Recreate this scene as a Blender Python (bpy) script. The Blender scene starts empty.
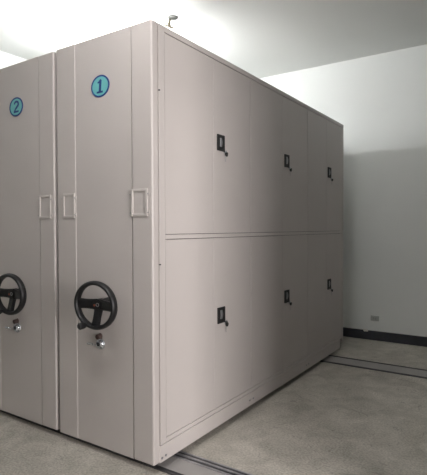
import bpy, bmesh, math, random
from mathutils import Vector, Matrix
random.seed(4)
S = bpy.context.scene
COL = S.collection

# ------------------------------------------------------------------ camera
cd = bpy.data.cameras.new('camera')
cam = bpy.data.objects.new('camera', cd); COL.objects.link(cam)
cd.sensor_fit = 'HORIZONTAL'; cd.sensor_width = 36.0
cd.lens = 468.603 / 427.0 * 36.0
cd.clip_start = 0.02
R3 = Vector((0.82992424, 0.55786652, -0.00327187))
U3 = Vector((-0.00846655, 0.01845923, 0.99979377))
F3 = Vector((-0.55781186, 0.82972538, -0.02004296))
m = Matrix((R3, U3, -F3)).transposed().to_4x4()
m.translation = Vector((1.60144, -1.82235, 1.28068))
cam.matrix_world = m
S.camera = cam

# ------------------------------------------------------------------ world, lights, exposure
W = bpy.data.worlds.new('world'); S.world = W; W.use_nodes = True
W.node_tree.nodes['Background'].inputs[0].default_value = (0.75, 0.85, 1.0, 1)
W.node_tree.nodes['Background'].inputs[1].default_value = 0.3

def area(name, loc, target, sx, sy, power, color):
    l = bpy.data.lights.new(name, 'AREA'); l.shape = 'RECTANGLE'
    l.size = sx; l.size_y = sy; l.energy = power; l.color = color
    o = bpy.data.objects.new(name, l); COL.objects.link(o)
    o.location = loc
    o.rotation_euler = (Vector(target) - Vector(loc)).to_track_quat('-Z', 'Y').to_euler()
    return o

# area light added outside the unseen doorway, standing in for daylight
area('added_daylight', (4.2, -1.58, 1.5), (0.0, 0.1, 0.8), 1.1, 2.0, 185, (1.0, 0.95, 0.94))
TUBE_POWER = 430.0          # hanging tube behind the shelving
NEAR_POWER = 160.0         # unseen ceiling tube, added to light the end panels and back wall

vs = S.view_settings
vs.view_transform = 'Standard'; vs.look = 'None'; vs.gamma = 1.0
vs.use_curve_mapping = False
vs.exposure = 0.13
S.display_settings.display_device = 'sRGB'
S.cycles.max_bounces = 10; S.cycles.diffuse_bounces = 6
S.cycles.use_denoising = True

# ------------------------------------------------------------------ materials
def mat(name, col, rough=0.5, metal=0.0, noise=None, bump=None, spec=0.5, emit=None):
    """noise = (scale, amount, detail) mottles the colour; bump = (scale, strength)"""
    M = bpy.data.materials.new(name); M.use_nodes = True
    nt = M.node_tree; b = nt.nodes['Principled BSDF']
    b.inputs['Base Color'].default_value = (*col, 1)
    b.inputs['Roughness'].default_value = rough
    b.inputs['Metallic'].default_value = metal
    b.inputs['Specular IOR Level'].default_value = spec
    tc = nt.nodes.new('ShaderNodeTexCoord')
    if noise:
        n = nt.nodes.new('ShaderNodeTexNoise'); n.inputs['Scale'].default_value = noise[0]
        n.inputs['Detail'].default_value = noise[2]
        nt.links.new(tc.outputs['Object'], n.inputs['Vector'])
        r = nt.nodes.new('ShaderNodeValToRGB')
        a = noise[1]
        r.color_ramp.elements[0].position = 0.3; r.color_ramp.elements[1].position = 0.7
        r.color_ramp.elements[0].color = (*[c * (1 - a) for c in col], 1)
        r.color_ramp.elements[1].color = (*[min(1, c * (1 + a)) for c in col], 1)
        nt.links.new(n.outputs['Fac'], r.inputs['Fac'])
        nt.links.new(r.outputs['Color'], b.inputs['Base Color'])
    if bump:
        n2 = nt.nodes.new('ShaderNodeTexNoise'); n2.inputs['Scale'].default_value = bump[0]
        n2.inputs['Detail'].default_value = 3
        nt.links.new(tc.outputs['Object'], n2.inputs['Vector'])
        bp = nt.nodes.new('ShaderNodeBump'); bp.inputs['Strength'].default_value = bump[1]
        bp.inputs['Distance'].default_value = 0.002
        nt.links.new(n2.outputs['Fac'], bp.inputs['Height'])
        nt.links.new(bp.outputs['Normal'], b.inputs['Normal'])
    if emit:
        b.inputs['Emission Color'].default_value = (*emit[0], 1)
        b.inputs['Emission Strength'].default_value = emit[1]
    return M

def floor_material():
    M = bpy.data.materials.new('worn_terrazzo'); M.use_nodes = True
    nt = M.node_tree; L = nt.links; b = nt.nodes['Principled BSDF']
    b.inputs['Roughness'].default_value = 0.55
    tc = nt.nodes.new('ShaderNodeTexCoord')
    def noise(scale, detail, dist=0.0):
        n = nt.nodes.new('ShaderNodeTexNoise'); n.inputs['Scale'].default_value = scale
        n.inputs['Detail'].default_value = detail; n.inputs['Distortion'].default_value = dist
        L.new(tc.outputs['Object'], n.inputs['Vector']); return n
    def ramp(src, p0, c0, p1, c1):
        r = nt.nodes.new('ShaderNodeValToRGB')
        r.color_ramp.elements[0].position = p0; r.color_ramp.elements[0].color = (*c0, 1)
        r.color_ramp.elements[1].position = p1; r.color_ramp.elements[1].color = (*c1, 1)
        L.new(src, r.inputs['Fac']); return r
    def mix(mode, fac, a, c):
        x = nt.nodes.new('ShaderNodeMixRGB'); x.blend_type = mode; x.inputs[0].default_value = fac
        L.new(a, x.inputs[1]); L.new(c, x.inputs[2]); return x
    big = ramp(noise(1.7, 6, 0.6).outputs['Fac'], 0.3, (0.50, 0.47, 0.415), 0.7, (0.72, 0.68, 0.61))
    mid = ramp(noise(6, 8, 0.8).outputs['Fac'], 0.34, (0.72, 0.72, 0.705), 0.62, (1, 1, 1))
    fine = ramp(noise(85, 3).outputs['Fac'], 0.35, (0.55, 0.55, 0.54), 0.62, (1.0, 1.0, 1.0))
    v = nt.nodes.new('ShaderNodeTexVoronoi'); v.inputs['Scale'].default_value = 26
    L.new(tc.outputs['Object'], v.inputs['Vector'])
    spk = ramp(v.outputs['Distance'], 0.05, (0.75, 0.72, 0.66), 0.10, (0, 0, 0))
    # thin meandering scratches
    sc = ramp(noise(2.3, 2, 2.5).outputs['Fac'], 0.495, (0, 0, 0), 0.5, (1, 1, 1))
    sc.color_ramp.elements.new(0.507).color = (0, 0, 0, 1)
    c = mix('MULTIPLY', 0.8, big.outputs[0], mid.outputs[0])
    c = mix('MULTIPLY', 0.7, c.outputs[0], fine.outputs[0])
    c = mix('LIGHTEN', 0.35, c.outputs[0], spk.outputs[0])
    inv = nt.nodes.new('ShaderNodeInvert'); L.new(sc.outputs[0], inv.inputs['Color'])
    c = mix('MULTIPLY', 0.35, c.outputs[0], inv.outputs[0])
    L.new(c.outputs[0], b.inputs['Base Color'])
    bp = nt.nodes.new('ShaderNodeBump'); bp.inputs['Strength'].default_value = 0.25
    bp.inputs['Distance'].default_value = 0.003
    L.new(noise(60, 4).outputs['Fac'], bp.inputs['Height'])
    L.new(bp.outputs['Normal'], b.inputs['Normal'])
    return M

PANEL = mat('beige_grey_painted_steel', (0.555, 0.512, 0.49), 0.42, noise=(2.5, 0.02, 2), bump=(140, 0.05))
FRAMEM = mat('frame_painted_steel', (0.56, 0.52, 0.495), 0.45)
DARKGAP = mat('dark_interior', (0.05, 0.048, 0.045), 0.9)
BLACK = mat('black_plastic', (0.008, 0.008, 0.009), 0.42, bump=(200, 0.04))
BLACKM = mat('matt_black_plastic', (0.015, 0.015, 0.015), 0.6)
GREYM = mat('grey_metal', (0.33, 0.33, 0.34), 0.35, 0.7)
CHROME = mat('chrome', (0.72, 0.74, 0.78), 0.18, 1.0)
BROWN = mat('dark_brown_plastic', (0.06, 0.035, 0.03), 0.5)
ORANGE = mat('orange_paint', (0.30, 0.08, 0.045), 0.5)
TEAL = mat('teal_vinyl', (0.16, 0.50, 0.50), 0.45)
NAVY = mat('navy_ink', (0.018, 0.06, 0.22), 0.5)
WALL = mat('white_wall_paint', (0.86, 0.875, 0.86), 0.8, noise=(1.4, 0.015, 4), bump=(70, 0.1))
CEIL = mat('white_ceiling_paint', (0.78, 0.79, 0.775), 0.85, noise=(0.9, 0.015, 3))
BASE = mat('charcoal_skirting_paint', (0.035, 0.036, 0.045), 0.5, noise=(7, 0.25, 4))
FLOOR = floor_material()
STEEL = mat('dark_rail_steel', (0.10, 0.10, 0.105), 0.42, 0.5, noise=(12, 0.3, 4))
BRIGHTSTEEL = mat('worn_rail_steel', (0.42, 0.42, 0.44), 0.35, 0.7, noise=(15, 0.2, 3))
INFILL = mat('smooth_grey_screed', (0.36, 0.345, 0.335), 0.6, noise=(6, 0.1, 5))
SOCKET = mat('white_socket_plastic', (0.50, 0.51, 0.50), 0.4)
SHADE = mat('socket_shadow_grey', (0.13, 0.13, 0.13), 0.6)
PLASTER = mat('pale_plaster', (0.75, 0.73, 0.68), 0.9, noise=(60, 0.2, 3))
BRASS = mat('pale_brass', (0.24, 0.21, 0.14), 0.6, 0.1)
CEILMETAL = mat('pale_grey_metal', (0.22, 0.22, 0.21), 0.4, 0.3)
TUBE = mat('lit_tube', (1, 1, 1), 0.5, emit=((0.985, 1.0, 0.995), TUBE_POWER))
NEARTUBE = mat('added_near_tube', (1, 1, 1), 0.5, emit=((1.0, 0.98, 0.97), NEAR_POWER))
DIMWALL = mat('grey_wall_paint', (0.20, 0.20, 0.195), 0.8, noise=(1.4, 0.03, 4))
LAMPW = mat('white_enamel', (0.75, 0.75, 0.74), 0.4)
DOORWOOD = mat('pale_door_trim_paint', (0.55, 0.54, 0.52), 0.5)

# ------------------------------------------------------------------ mesh helpers
def box(bm, x0, x1, y0, y1, z0, z1, bev=0.0, seg=2):
    r = bmesh.ops.create_cube(bm, size=1.0)
    vs_ = r['verts']
    for v in vs_:
        v.co = Vector(((x0 + x1) / 2 + v.co.x * (x1 - x0), (y0 + y1) / 2 + v.co.y * (y1 - y0),
                       (z0 + z1) / 2 + v.co.z * (z1 - z0)))
    if bev > 0:
        es = list({e for v in vs_ for e in v.link_edges})
        bmesh.ops.bevel(bm, geom=es, offset=bev, segments=seg, profile=0.5, affect='EDGES')

def cyl(bm, p, q, r0, r1=None, n=20, cap=True):
    p = Vector(p); q = Vector(q); d = q - p
    r1 = r0 if r1 is None else r1
    mt = Matrix.Translation((p + q) / 2) @ d.to_track_quat('Z', 'Y').to_matrix().to_4x4()
    bmesh.ops.create_cone(bm, cap_ends=cap, segments=n, radius1=r0, radius2=r1, depth=d.length, matrix=mt)

def ring_y(bm, cx, cy, cz, rx, rz, prof, n=56):
    """closed profile [(radial, y)] swept round an oval in the x-z plane"""
    rings = []
    for i in range(n):
        a = 2 * math.pi * i / n
        rings.append([bm.verts.new((cx + (rx + pr) * math.cos(a), cy + py, cz + (rz + pr) * math.sin(a)))
                      for pr, py in prof])
    k = len(prof)
    for i in range(n):
        A = rings[i]; B = rings[(i + 1) % n]
        for j in range(k):
            bm.faces.new((A[j], A[(j + 1) % k], B[(j + 1) % k], B[j]))

def disc_y(bm, cx, cz, rx, rz, y0, y1, n=48):
    """oval puck between y0 (front) and y1"""
    f = [bm.verts.new((cx + rx * math.cos(2 * math.pi * i / n), y0, cz + rz * math.sin(2 * math.pi * i / n))) for i in range(n)]
    b = [bm.verts.new((v.co.x, y1, v.co.z)) for v in f]
    bm.faces.new(f); bm.faces.new(b[::-1])
    for i in range(n):
        j = (i + 1) % n
        bm.faces.new((f[i], b[i], b[j], f[j]))

def ribbon_y(bm, pts, w, y0, y1):
    """flat stroke of width w along pts (x, z), between y0 and y1"""
    n = len(pts); L = []; Rr = []
    for i, (x, z) in enumerate(pts):
        a = Vector(pts[max(i - 1, 0)]); b = Vector(pts[min(i + 1, n - 1)])
        t = (b - a).normalized(); nn = Vector((-t.y, t.x))
        ww = w[i] if isinstance(w, (list, tuple)) else w
        L.append((x + nn.x * ww / 2, z + nn.y * ww / 2)); Rr.append((x - nn.x * ww / 2, z - nn.y * ww / 2))
    out = L + Rr[::-1]
    f = [bm.verts.new((x, y0, z)) for x, z in out]; bk = [bm.verts.new((x, y1, z)) for x, z in out]
    m_ = len(out)
    for i in range(n - 1):
        a, b, c, d = i, i + 1, m_ - 2 - i, m_ - 1 - i
        bm.faces.new((f[a], f[b], f[c], f[d])); bm.faces.new((bk[d], bk[c], bk[b], bk[a]))
    for i in range(m_):
        j = (i + 1) % m_
        bm.faces.new((f[i], bk[i], bk[j], f[j]))

def obj(name, bm, material, parent=None, smooth=False, label=None):
    bmesh.ops.recalc_face_normals(bm, faces=bm.faces[:])
    me = bpy.data.meshes.new(name); bm.to_mesh(me); bm.free()
    me.materials.append(material)
    if smooth:
        for p in me.polygons: p.use_smooth = True
    o = bpy.data.objects.new(name, me); COL.objects.link(o)
    if parent: o.parent = parent
    if label: o['label'] = label
    return o

def thing(name, label, cat, loc=(0, 0, 0), group=None):
    o = bpy.data.objects.new(name, None); COL.objects.link(o); o.location = loc
    o.empty_display_size = 0.1
    o['label'] = label; o['category'] = cat
    if group: o['group'] = group
    return o

def struct(name, bm, material, parent=None):
    o = obj(name, bm, material, parent)
    if not parent: o['kind'] = 'structure'
    return o

def NB(): return bmesh.new()

# ------------------------------------------------------------------ room
XL, XR, YB, YF, HC = -3.20, 2.0, 3.606, -3.6, 3.2247
T = 0.15
b = NB(); box(b, XL - T, XR + 3.2, YF - T, YB + T, -0.15, 0.0); struct('floor', b, FLOOR)
b = NB(); box(b, XL - T, XR + T, YF - T, YB + T, HC, HC + 0.15); struct('ceiling', b, CEIL)
b = NB(); box(b, XL - T, XR + T, YB, YB + T, 0, HC); struct('wall_back', b, WALL)
b = NB(); box(b, XL - T, XL, YF, YB, 0, HC); struct('wall_left', b, WALL)
b = NB(); box(b, XL - T, XR + T, YF - T, YF, 0, HC); struct('wall_front', b, DIMWALL)
# right wall; unseen doorway added, its jambs set to shape the light beam
DY0, DY1, DZ = -1.02, -0.30, 2.15
b = NB()
box(b, XR, XR + T, YF, DY0, 0, HC); box(b, XR, XR + T, DY1, YB, 0, HC); box(b, XR, XR + T, DY0, DY1, DZ, HC)
struct('wall_right', b, DIMWALL)
b = NB()
box(b, XR - 0.015, XR + T + 0.015, DY0 - 0.06, DY0, 0, DZ + 0.06); box(b, XR - 0.015, XR + T + 0.015, DY1, DY1 + 0.06, 0, DZ + 0.06)
box(b, XR - 0.015, XR + T + 0.015, DY0, DY1, DZ, DZ + 0.06)
struct('trim_1', b, DOORWOOD)
b = NB(); box(b, XL, XR, YB - 0.014, YB, 0, 0.106, 0.003, 1); struct('baseboard_back', b, BASE)
b = NB(); box(b, XL, XL + 0.014, YF, YB - 0.014, 0, 0.106, 0.003, 1); struct('baseboard_left', b, BASE)
b = NB(); box(b, XR - 0.014, XR, DY1 + 0.06, YB - 0.014, 0, 0.106, 0.003, 1); struct('baseboard_right', b, BASE)

# ------------------------------------------------------------------ floor tracks
def track(label, ya, yb, wa, wb):
    """two embedded steel rails with a strip of screed between"""
    t = thing('floor_track', label, 'floor track', (0, 0, 0), 'shelving tracks in the floor')
    for yc, w in ((ya, wa), (yb, wb)):
        b = NB()
        x0, x1 = XL + 0.02, XR - 0.02
        box(b, x0, x1, yc - w / 2, yc + w / 2, 0.0, 0.003)
        r = obj('rail', b, STEEL, t)
        b = NB()
        box(b, x0, x1, yc - w / 2, yc - w / 2 + w * 0.16, 0.003, 0.007, 0.001, 1)
        box(b, x0, x1, yc + w / 2 - w * 0.16, yc + w / 2, 0.003, 0.007, 0.001, 1)
        if w > 0.05:
            box(b, x0, x1, yc - w * 0.10, yc + w * 0.10, 0.003, 0.008, 0.001, 1)
        obj('rail_lip', b, BRIGHTSTEEL if w > 0.05 else STEEL, r)
    b = NB(); box(b, XL + 0.02, XR - 0.02, ya + wa / 2, yb - wb / 2, 0.0, 0.003)
    obj('infill_strip', b, INFILL, t)
    return t
track('grooved steel floor track under the near end of shelving unit 1', 0.065, 0.243, 0.03, 0.075)
track('pair of thin dark floor tracks crossing the far end of the floor near the skirting', 2.462, 2.69, 0.026, 0.026)

# ------------------------------------------------------------------ shelving units
UW, UL, UH, ZB = 0.757, 2.985, 2.35, 0.042
BAYS = [(0.104, 1.028), (1.031, 2.031), (2.034, 2.948)]

def numeral(kind, cx, cz, bm, y0, y1):
    s = 1.0
    if kind == 1:
        ribbon_y(bm, [(cx - 0.003, cz - 0.030), (cx + 0.004, cz + 0.034)], 0.017, y0, y1)
        ribbon_y(bm, [(cx - 0.019, cz + 0.019), (cx - 0.006, cz + 0.024), (cx + 0.006, cz + 0.036)], [0.008, 0.010, 0.006], y0 - 0.0003, y1)
        ribbon_y(bm, [(cx - 0.026, cz - 0.033), (cx + 0.021, cz - 0.033)], 0.010, y0 - 0.0006, y1)
    else:
        pts = []
        for i in range(15):
            a = math.radians(175 - i * 15)
            pts.append((cx + 0.003 + 0.021 * math.cos(a), cz + 0.016 + 0.017 * math.sin(a)))
        pts += [(cx - 0.004, cz - 0.012), (cx - 0.018, cz - 0.030)]
        w = [0.012] * 4 + [0.013] * 4 + [0.015] * 7 + [0.013, 0.012]
        ribbon_y(bm, pts, w, y0, y1)
        ribbon_y(bm, [(cx - 0.024, cz - 0.033), (cx + 0.026, cz - 0.031)], 0.011, y0 - 0.0006, y1)

def make_unit(num, label, with_doors):
    t = thing('mobile_shelving_unit', label, 'shelving unit', (0, 0, 0), 'mobile shelving units')
    # carcass behind the doors and end panel
    b = NB(); box(b, -UW + 0.012, -0.026, 0.05, UL - 0.006, 0.10, UH - 0.008)
    obj('carcass', b, DARKGAP if with_doors else FRAMEM, t)
    # base rail frame, carried on wheels in the tracks
    b = NB()
    for x0, x1 in ((-0.045, 0.003), (-UW - 0.003 + 0.012, -UW + 0.05)):
        box(b, x0, x1, 0.045, UL - 0.10, ZB, 0.132, 0.003, 2)
    box(b, -UW + 0.05, -0.045, 0.06, 0.10, ZB, 0.10); box(b, -UW + 0.05, -0.045, UL - 0.16, UL - 0.12, ZB, 0.10)
    obj('base_rail', b, PANEL, t)
    for yc in (0.243, 2.462):
        for xc in (-0.12, -UW + 0.12):
            b = NB(); cyl(b, (xc, yc - 0.008, 0.045), (xc, yc + 0.008, 0.045), 0.042, n=24)
            cyl(b, (xc, yc - 0.03, 0.045), (xc, yc + 0.03, 0.045), 0.012, n=12)
            obj('carriage_wheel', b, STEEL, t, label='dark steel carriage wheel under the base')
    # end panel: two flush side strips, a middle sheet set slightly back
    b = NB()
    box(b, -0.146, 0.0, 0.0, 0.052, ZB, UH, 0.011, 4)
    box(b, -UW + 0.002, -0.589, 0.0, 0.052, ZB, UH, 0.006, 3)
    box(b, -0.5905, -0.148, 0.0035, 0.05, ZB + 0.001, UH - 0.001, 0.001, 1)
    obj('end_panel', b, PANEL, t)
    # side frame
    b = NB()
    box(b, -0.03, 0.0, 0.0545, 0.101, 0.134, UH - 0.004, 0.002, 2)            # near post
    box(b, -0.03, 0.0, UL - 0.034, UL, 0.10, UH - 0.004, 0.002, 2)            # far post
    box(b, -0.03, -0.0005, 0.101, UL - 0.034, 2.315, UH - 0.004, 0.002, 2)    # head
    box(b, -0.03, -0.0005, 0.101, UL - 0.034, 0.134, 0.158, 0.002, 2)         # sill
    for y0, y1 in BAYS:
        box(b, -0.03, -0.0005, y0 - 0.002, y1 + 0.0, 1.2225, 1.2465, 0.002, 2)
    if with_doors:
        obj('side_frame', b, PANEL, t)
    else:
        b.free()
        b = NB(); box(b, -0.03, -0.002, 0.0545, UL, 0.134, UH - 0.004, 0.002, 2); obj('side_sheet', b, PANEL, t)
    b = NB(); box(b, -UW + 0.010, -0.002, 0.054, UL, UH - 0.010, UH - 0.003, 0.002, 1); obj('top_sheet', b, PANEL, t)
    if with_doors:
        for z, y in ((0.069, 0.092), (0.066, 0.060), (0.083, 1.00), (0.083, 1.05), (0.083, 2.00), (0.083, 2.05), (1.09, 0.0575), (2.0, 0.0575)):
            b = NB(); cyl(b, (-0.006, y, z), (0.0065 if z < 0.2 else 0.0035, y, z), 0.0065 if z < 0.2 else 0.004, n=12)
            obj('bolt', b, GREYM if z < 0.2 else BLACKM, t)
        for (y0, y1) in BAYS:
            ym = (y0 + y1) / 2
            for z0, z1 in ((0.1605, 1.2195), (1.2495, 2.3115)):
                zh = z0 + 0.518 if z0 < 1 else z0 + 0.508
                for k, (a, c) in enumerate(((y0, ym - 0.0008), (ym + 0.0008, y1))):
                    b = NB(); box(b, -0.022, -0.002, a + (0.0010 if k == 0 else 0.0002), c - (0.0010 if k == 1 else 0.0002), z0, z1, 0.0010, 1)
                    d = obj('door', b, PANEL, t)
                    if k == 0: continue
                    hy0, hy1 = ym + 0.036, ym + 0.117; zh += 0.005
                    b = NB()                                  # black plate: raised rim round a shallow well
                    box(b, -0.003, 0.007, hy0, hy0 + 0.020, zh, zh + 0.100, 0.002, 2)
                    box(b, -0.003, 0.007, hy1 - 0.020, hy1, zh, zh + 0.100, 0.002, 2)
                    box(b, -0.003, 0.007, hy0 + 0.018, hy1 - 0.018, zh, zh + 0.017, 0.002, 2)
                    box(b, -0.003, 0.007, hy0 + 0.018, hy1 - 0.018, zh + 0.084, zh + 0.100, 0.002, 2)
                    box(b, -0.003, 0.001, hy0 + 0.012, hy1 - 0.012, zh + 0.01, zh + 0.09)
                    obj('handle_plate', b, BLACKM, d, label='black plastic handle plate')
                    b = NB()
                    hm = (hy0 + hy1) / 2
                    for i in range(6):                        # curved pull tongue
                        za = zh + 0.026 + i * 0.0090
                        xo = 0.002 + 0.005 * math.sin(math.pi * (i + 0.5) / 6)
                        box(b, 0.0, xo + 0.002, hm - 0.011, hm + 0.011, za, za + 0.0098, 0.001, 1)
                    obj('pull_tongue', b, GREYM, d, label='grey metal pull tongue')
                    ky, kz = hy1 + 0.010, zh - 0.017
                    b = NB(); cyl(b, (-0.003, ky, kz + 0.012), (0.008, ky, kz + 0.012), 0.014, n=20)
                    obj('lock_ring', b, CHROME, d, label='chrome lock ring')
                    b = NB(); cyl(b, (0.006, ky, kz + 0.004), (0.014, ky, kz), 0.0085, 0.014, n=18)
                    cyl(b, (0.014, ky, kz), (0.018, ky, kz), 0.014, 0.010, n=18)
                    obj('key_head', b, BLACKM, d, smooth=False, label='black key head')
                    b = NB(); box(b, 0.010, 0.012, ky - 0.012, ky - 0.007, kz - 0.048, kz - 0.008, 0.0008, 1)
                    obj('spare_key', b, GREYM, d, label='thin grey key hanging from the key head')
    # card holders
    for x0, x1 in ((-0.703, -0.597), (-0.147, -0.031)):
        z0, z1 = 1.343, 1.487
        yb_ = 0.0035 if x0 > -0.2 else 0.001
        b = NB(); w = 0.014
        box(b, x0, x0 + w, -0.007, yb_ + 0.004, z0, z1, 0.002, 2); box(b, x1 - w, x1, -0.007, yb_ + 0.004, z0, z1, 0.002, 2)
        box(b, x0 + w * .6, x1 - w * .6, -0.006, yb_, z0, z0 + w, 0.002, 2); box(b, x0 + w * .6, x1 - w * .6, -0.006, yb_, z1 - w, z1, 0.002, 2)
        for xe in (x0 - 0.011, x1 - 0.003):
            for zc in (z0 + 0.019, z1 - 0.028):
                box(b, xe, xe + 0.014, -0.003, 0.003, zc - 0.010, zc + 0.010, 0.001, 1)
        h = obj('card_holder', b, FRAMEM, t)
        for xe in (x0 - 0.004, x1 + 0.004):
            for zc in (z0 + 0.019, z1 - 0.028):
                b = NB(); cyl(b, (xe, 0.0, zc), (xe, -0.006, zc), 0.0042, 0.003, n=10); obj('rivet', b, GREYM, h)
    # number disc
    cx, cz = -0.380, 2.0715
    b = NB(); disc_y(b, cx, cz, 0.0705, 0.0595, 0.0015, 0.0038); n_ = obj('number_disc', b, TEAL, t, label='round teal number disc')
    b = NB(); ring_y(b, cx, 0.002, cz, 0.0675, 0.0565, [(-0.0045, -0.0018), (0.0045, -0.0018), (0.0045, 0.0015), (-0.0045, 0.0015)])
    obj('disc_border', b, NAVY, n_, label='navy blue border')
    b = NB(); numeral(num, cx, cz, b, 0.0004, 0.0018); obj('numeral', b, NAVY, n_, label='navy blue numeral %d' % num)
    # hand wheel, a shallow dish: rim forward, hub set back on a boss
    wx, wz, RX, RZ = -0.330, 0.868, 0.144, 0.1195
    prof = [(0.0125 * math.cos(a), 0.0215 * math.sin(a)) for a in [2 * math.pi * i / 14 for i in range(14)]]
    b = NB(); ring_y(b, wx, -0.092, wz, RX, RZ, prof); hw = obj('hand_wheel', b, BLACK, t, smooth=True, label='black hand wheel rim')
    b = NB(); disc_y(b, wx, wz, 0.036, 0.032, -0.082, -0.045); disc_y(b, wx, wz, 0.030, 0.026, -0.087, -0.080)
    cyl(b, (wx, -0.05, wz), (wx, 0.006, wz), 0.026, 0.032, n=28); obj('hub', b, BLACK, hw)
    for ang in (180, 0, 268):
        a = math.radians(ang); dx, dz = math.cos(a), math.sin(a)
        p0 = Vector((wx + dx * 0.02, 0, wz + dz * 0.02)); p1 = Vector((wx + dx * RX, 0, wz + dz * RZ))
        nrm = Vector((-dz, 0, dx)); b = NB(); prev = None; N = 8
        for i in range(N + 1):
            f = i / N; c = p0.lerp(p1, f)
            wd = 0.030 - 0.004 * math.sin(math.pi * f) + (0.004 if f == 1 else 0)
            yc = -0.066 - 0.022 * f; th = 0.012
            ring = [b.verts.new(c + nrm * (s * wd) + Vector((0, yc + q * th, 0))) for s, q in ((-1, -.4), (-.7, -1), (.7, -1), (1, -.4), (1, .5), (.7, 1), (-.7, 1), (-1, .5))]
            if prev:
                for j in range(8): b.faces.new((prev[j], prev[(j + 1) % 8], ring[(j + 1) % 8], ring[j]))
            else: b.faces.new(ring)
            prev = ring
        b.faces.new(prev[::-1]); obj('spoke', b, BLACK, hw)
    b = NB(); disc_y(b, wx - 0.012, wz - 0.002, 0.007, 0.006, -0.0895, -0.086, 20); obj('hub_mark', b, ORANGE, hw, label='small orange mark on the hub')
    b = NB(); ring_y(b, wx + 0.012, -0.088, wz + 0.002, 0.010, 0.009, [(-0.002, -0.001), (0.002, -0.001), (0.002, 0.002), (-0.002, 0.002)], 24); obj('hub_ring', b, GREYM, hw, label='grey ring on the hub')
    a = math.radians(247); gx, gz = wx + RX * math.cos(a), wz + RZ * math.sin(a)
    b = NB(); cyl(b, (gx, -0.095, gz), (gx, -0.122, gz), 0.009, 0.013, n=20); cyl(b, (gx, -0.122, gz), (gx, -0.150, gz), 0.018, 0.020, n=20)
    cyl(b, (gx, -0.150, gz), (gx, -0.158, gz), 0.020, 0.013, n=20); obj('grip_knob', b, BLACK, hw)
    # lock with key below the wheel
    lx, lz = -0.398, 0.632
    b = NB(); cyl(b, (lx + 0.006, 0.006, lz), (lx + 0.006, -0.003, lz), 0.034, 0.031, n=28); cyl(b, (lx + 0.006, -0.003, lz), (lx + 0.006, -0.018, lz), 0.022, 0.019, n=24)
    lk = obj('panel_lock', b, CHROME, t, label='chrome lock plate')
    b = NB(); cyl(b, (lx + 0.006, -0.016, lz), (lx + 0.006, -0.021, lz), 0.010, n=20); obj('lock_barrel', b, BLACKM, lk)
    b = NB(); box(b, lx - 0.018, lx + 0.008, -0.046, -0.020, lz - 0.0015, lz + 0.0025, 0.001, 1)
    box(b, lx - 0.052, lx - 0.012, -0.052, -0.036, lz - 0.002, lz + 0.010, 0.003, 2); obj('key', b, CHROME, lk)
    b = NB(); cyl(b, (lx + 0.002, 0.006, lz + 0.043), (lx + 0.002, -0.022, lz + 0.041), 0.017, 0.014, n=20); obj('release_button', b, BROWN, lk, label='dark brown release button')
    return t

u1 = make_unit(1, 'large beige-grey shelving unit with disc number 1 and a long side of closed doors', True)
u2 = make_unit(2, 'beige-grey shelving unit with disc number 2, cut by the left picture edge', False)
u2.location = (-0.7845, 0, 0)

# ------------------------------------------------------------------ small things
t = thing('wall_socket', 'small pale socket plate low on the back wall above the dark skirting', 'socket', (0.161, YB, 0.25))
b = NB(); box(b, -0.046, 0.046, -0.012, 0.0, -0.029, 0.029, 0.003, 2); pl = obj('face_plate', b, SOCKET, t)
b = NB(); box(b, -0.030, 0.030, -0.0145, -0.011, -0.014, 0.018, 0.001, 1); obj('socket_insert', b, SOCKET, t)
for dx, dz in ((-0.016, 0.006), (0.016, 0.006), (-0.010, -0.006), (0.010, -0.006)):
    b = NB(); box(b, dx - 0.002, dx + 0.002, -0.0152, -0.0138, dz - 0.004, dz + 0.004); obj('socket_slot', b, SHADE, t)

b = NB()
bmesh.ops.create_icosphere(b, subdivisions=2, radius=0.023)
for v in b.verts:
    k = 1 + random.uniform(-0.3, 0.3); v.co = Vector((v.co.x * 1.1 * k, v.co.y * 0.5, v.co.z * 0.7 * k))
pz = obj('plaster_chip', b, PLASTER); pz.location = (0.060, YB - 0.015, 0.104)
pz['label'] = 'tiny pale chip stuck on the top edge of the dark skirting near the socket'; pz['category'] = 'chip'

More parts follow.
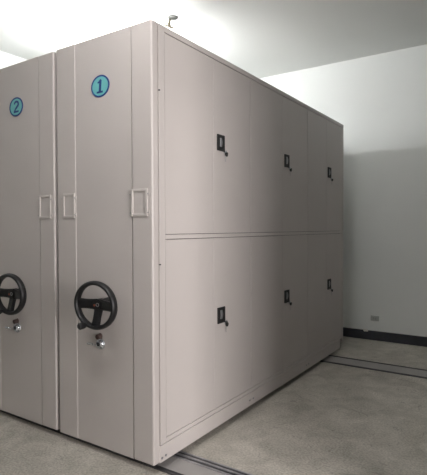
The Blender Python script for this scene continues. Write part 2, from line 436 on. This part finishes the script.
t = thing('ceiling_fitting', 'small pale metal fitting on a short stem under the ceiling, above the shelving doors', 'ceiling fitting', (-1.17, 1.59, HC))
b = NB(); cyl(b, (0.035, 0, 0.0), (0.035, 0, -0.010), 0.048, 0.044, n=28); obj('ceiling_plate', b, CEILMETAL, t)
b = NB(); cyl(b, (0.0, 0, -0.006), (-0.012, 0, -0.050), 0.010, n=14); cyl(b, (-0.012, 0, -0.042), (-0.008, 0, -0.062), 0.015, 0.013, n=14); obj('stem', b, BRASS, t)
b = NB(); cyl(b, (-0.050, -0.01, -0.058), (0.030, 0.01, -0.092), 0.0085, n=12)
cyl(b, (-0.008, 0, -0.058), (0.006, 0.004, -0.092), 0.010, n=12); obj('cross_bar', b, BRASS, t)

def tube_lamp(name, label, x0, x1, y, z, material, stem):
    t = thing(name, label, 'lamp', ((x0 + x1) / 2, y, z)); h = (x1 - x0) / 2
    b = NB()
    if stem > 0.05:            # unseen trough added below the tube to soften the back wall's shade edge
        box(b, -h, h, -0.10, 0.10, -0.052, -0.046, 0.001, 1)
        box(b, -h, h, -0.104, -0.098, -0.052, -0.036, 0.001, 1); box(b, -h, h, 0.098, 0.104, -0.052, -0.036, 0.001, 1)
    else:
        box(b, -h, h, -0.035, 0.035, 0.03, 0.085, 0.005, 2)
    obj('lamp_housing', b, LAMPW, t)
    b = NB(); cyl(b, (-h + 0.03, 0, 0), (h - 0.03, 0, 0), 0.016, n=16); obj('lamp_tube', b, material, t)
    for s in (-1, 1):
        b = NB(); z0, z1 = (-0.05, 0.018) if stem > 0.05 else (-0.018, 0.05)
        box(b, s * (h - 0.03) - 0.012, s * (h - 0.03) + 0.012, -0.018, 0.018, z0, z1, 0.003, 1); obj('tube_holder', b, LAMPW, t)
        if stem > 0.05:
            b = NB(); cyl(b, (s * (h - 0.015), 0, -0.05), (s * (h - 0.015), 0, stem), 0.005, n=10); obj('stem', b, CEILMETAL, t)
    return t
tube_lamp('tube_lamp', 'lit tube lamp hanging behind the top of the shelving', -2.3, -1.35, 1.60, HC - 0.43, TUBE, 0.43)
tube_lamp('tube_lamp', 'unseen ceiling tube lamp added over the aisle to light the end panels', -0.3, 1.0, -0.95, HC - 0.085, NEARTUBE, 0.0)
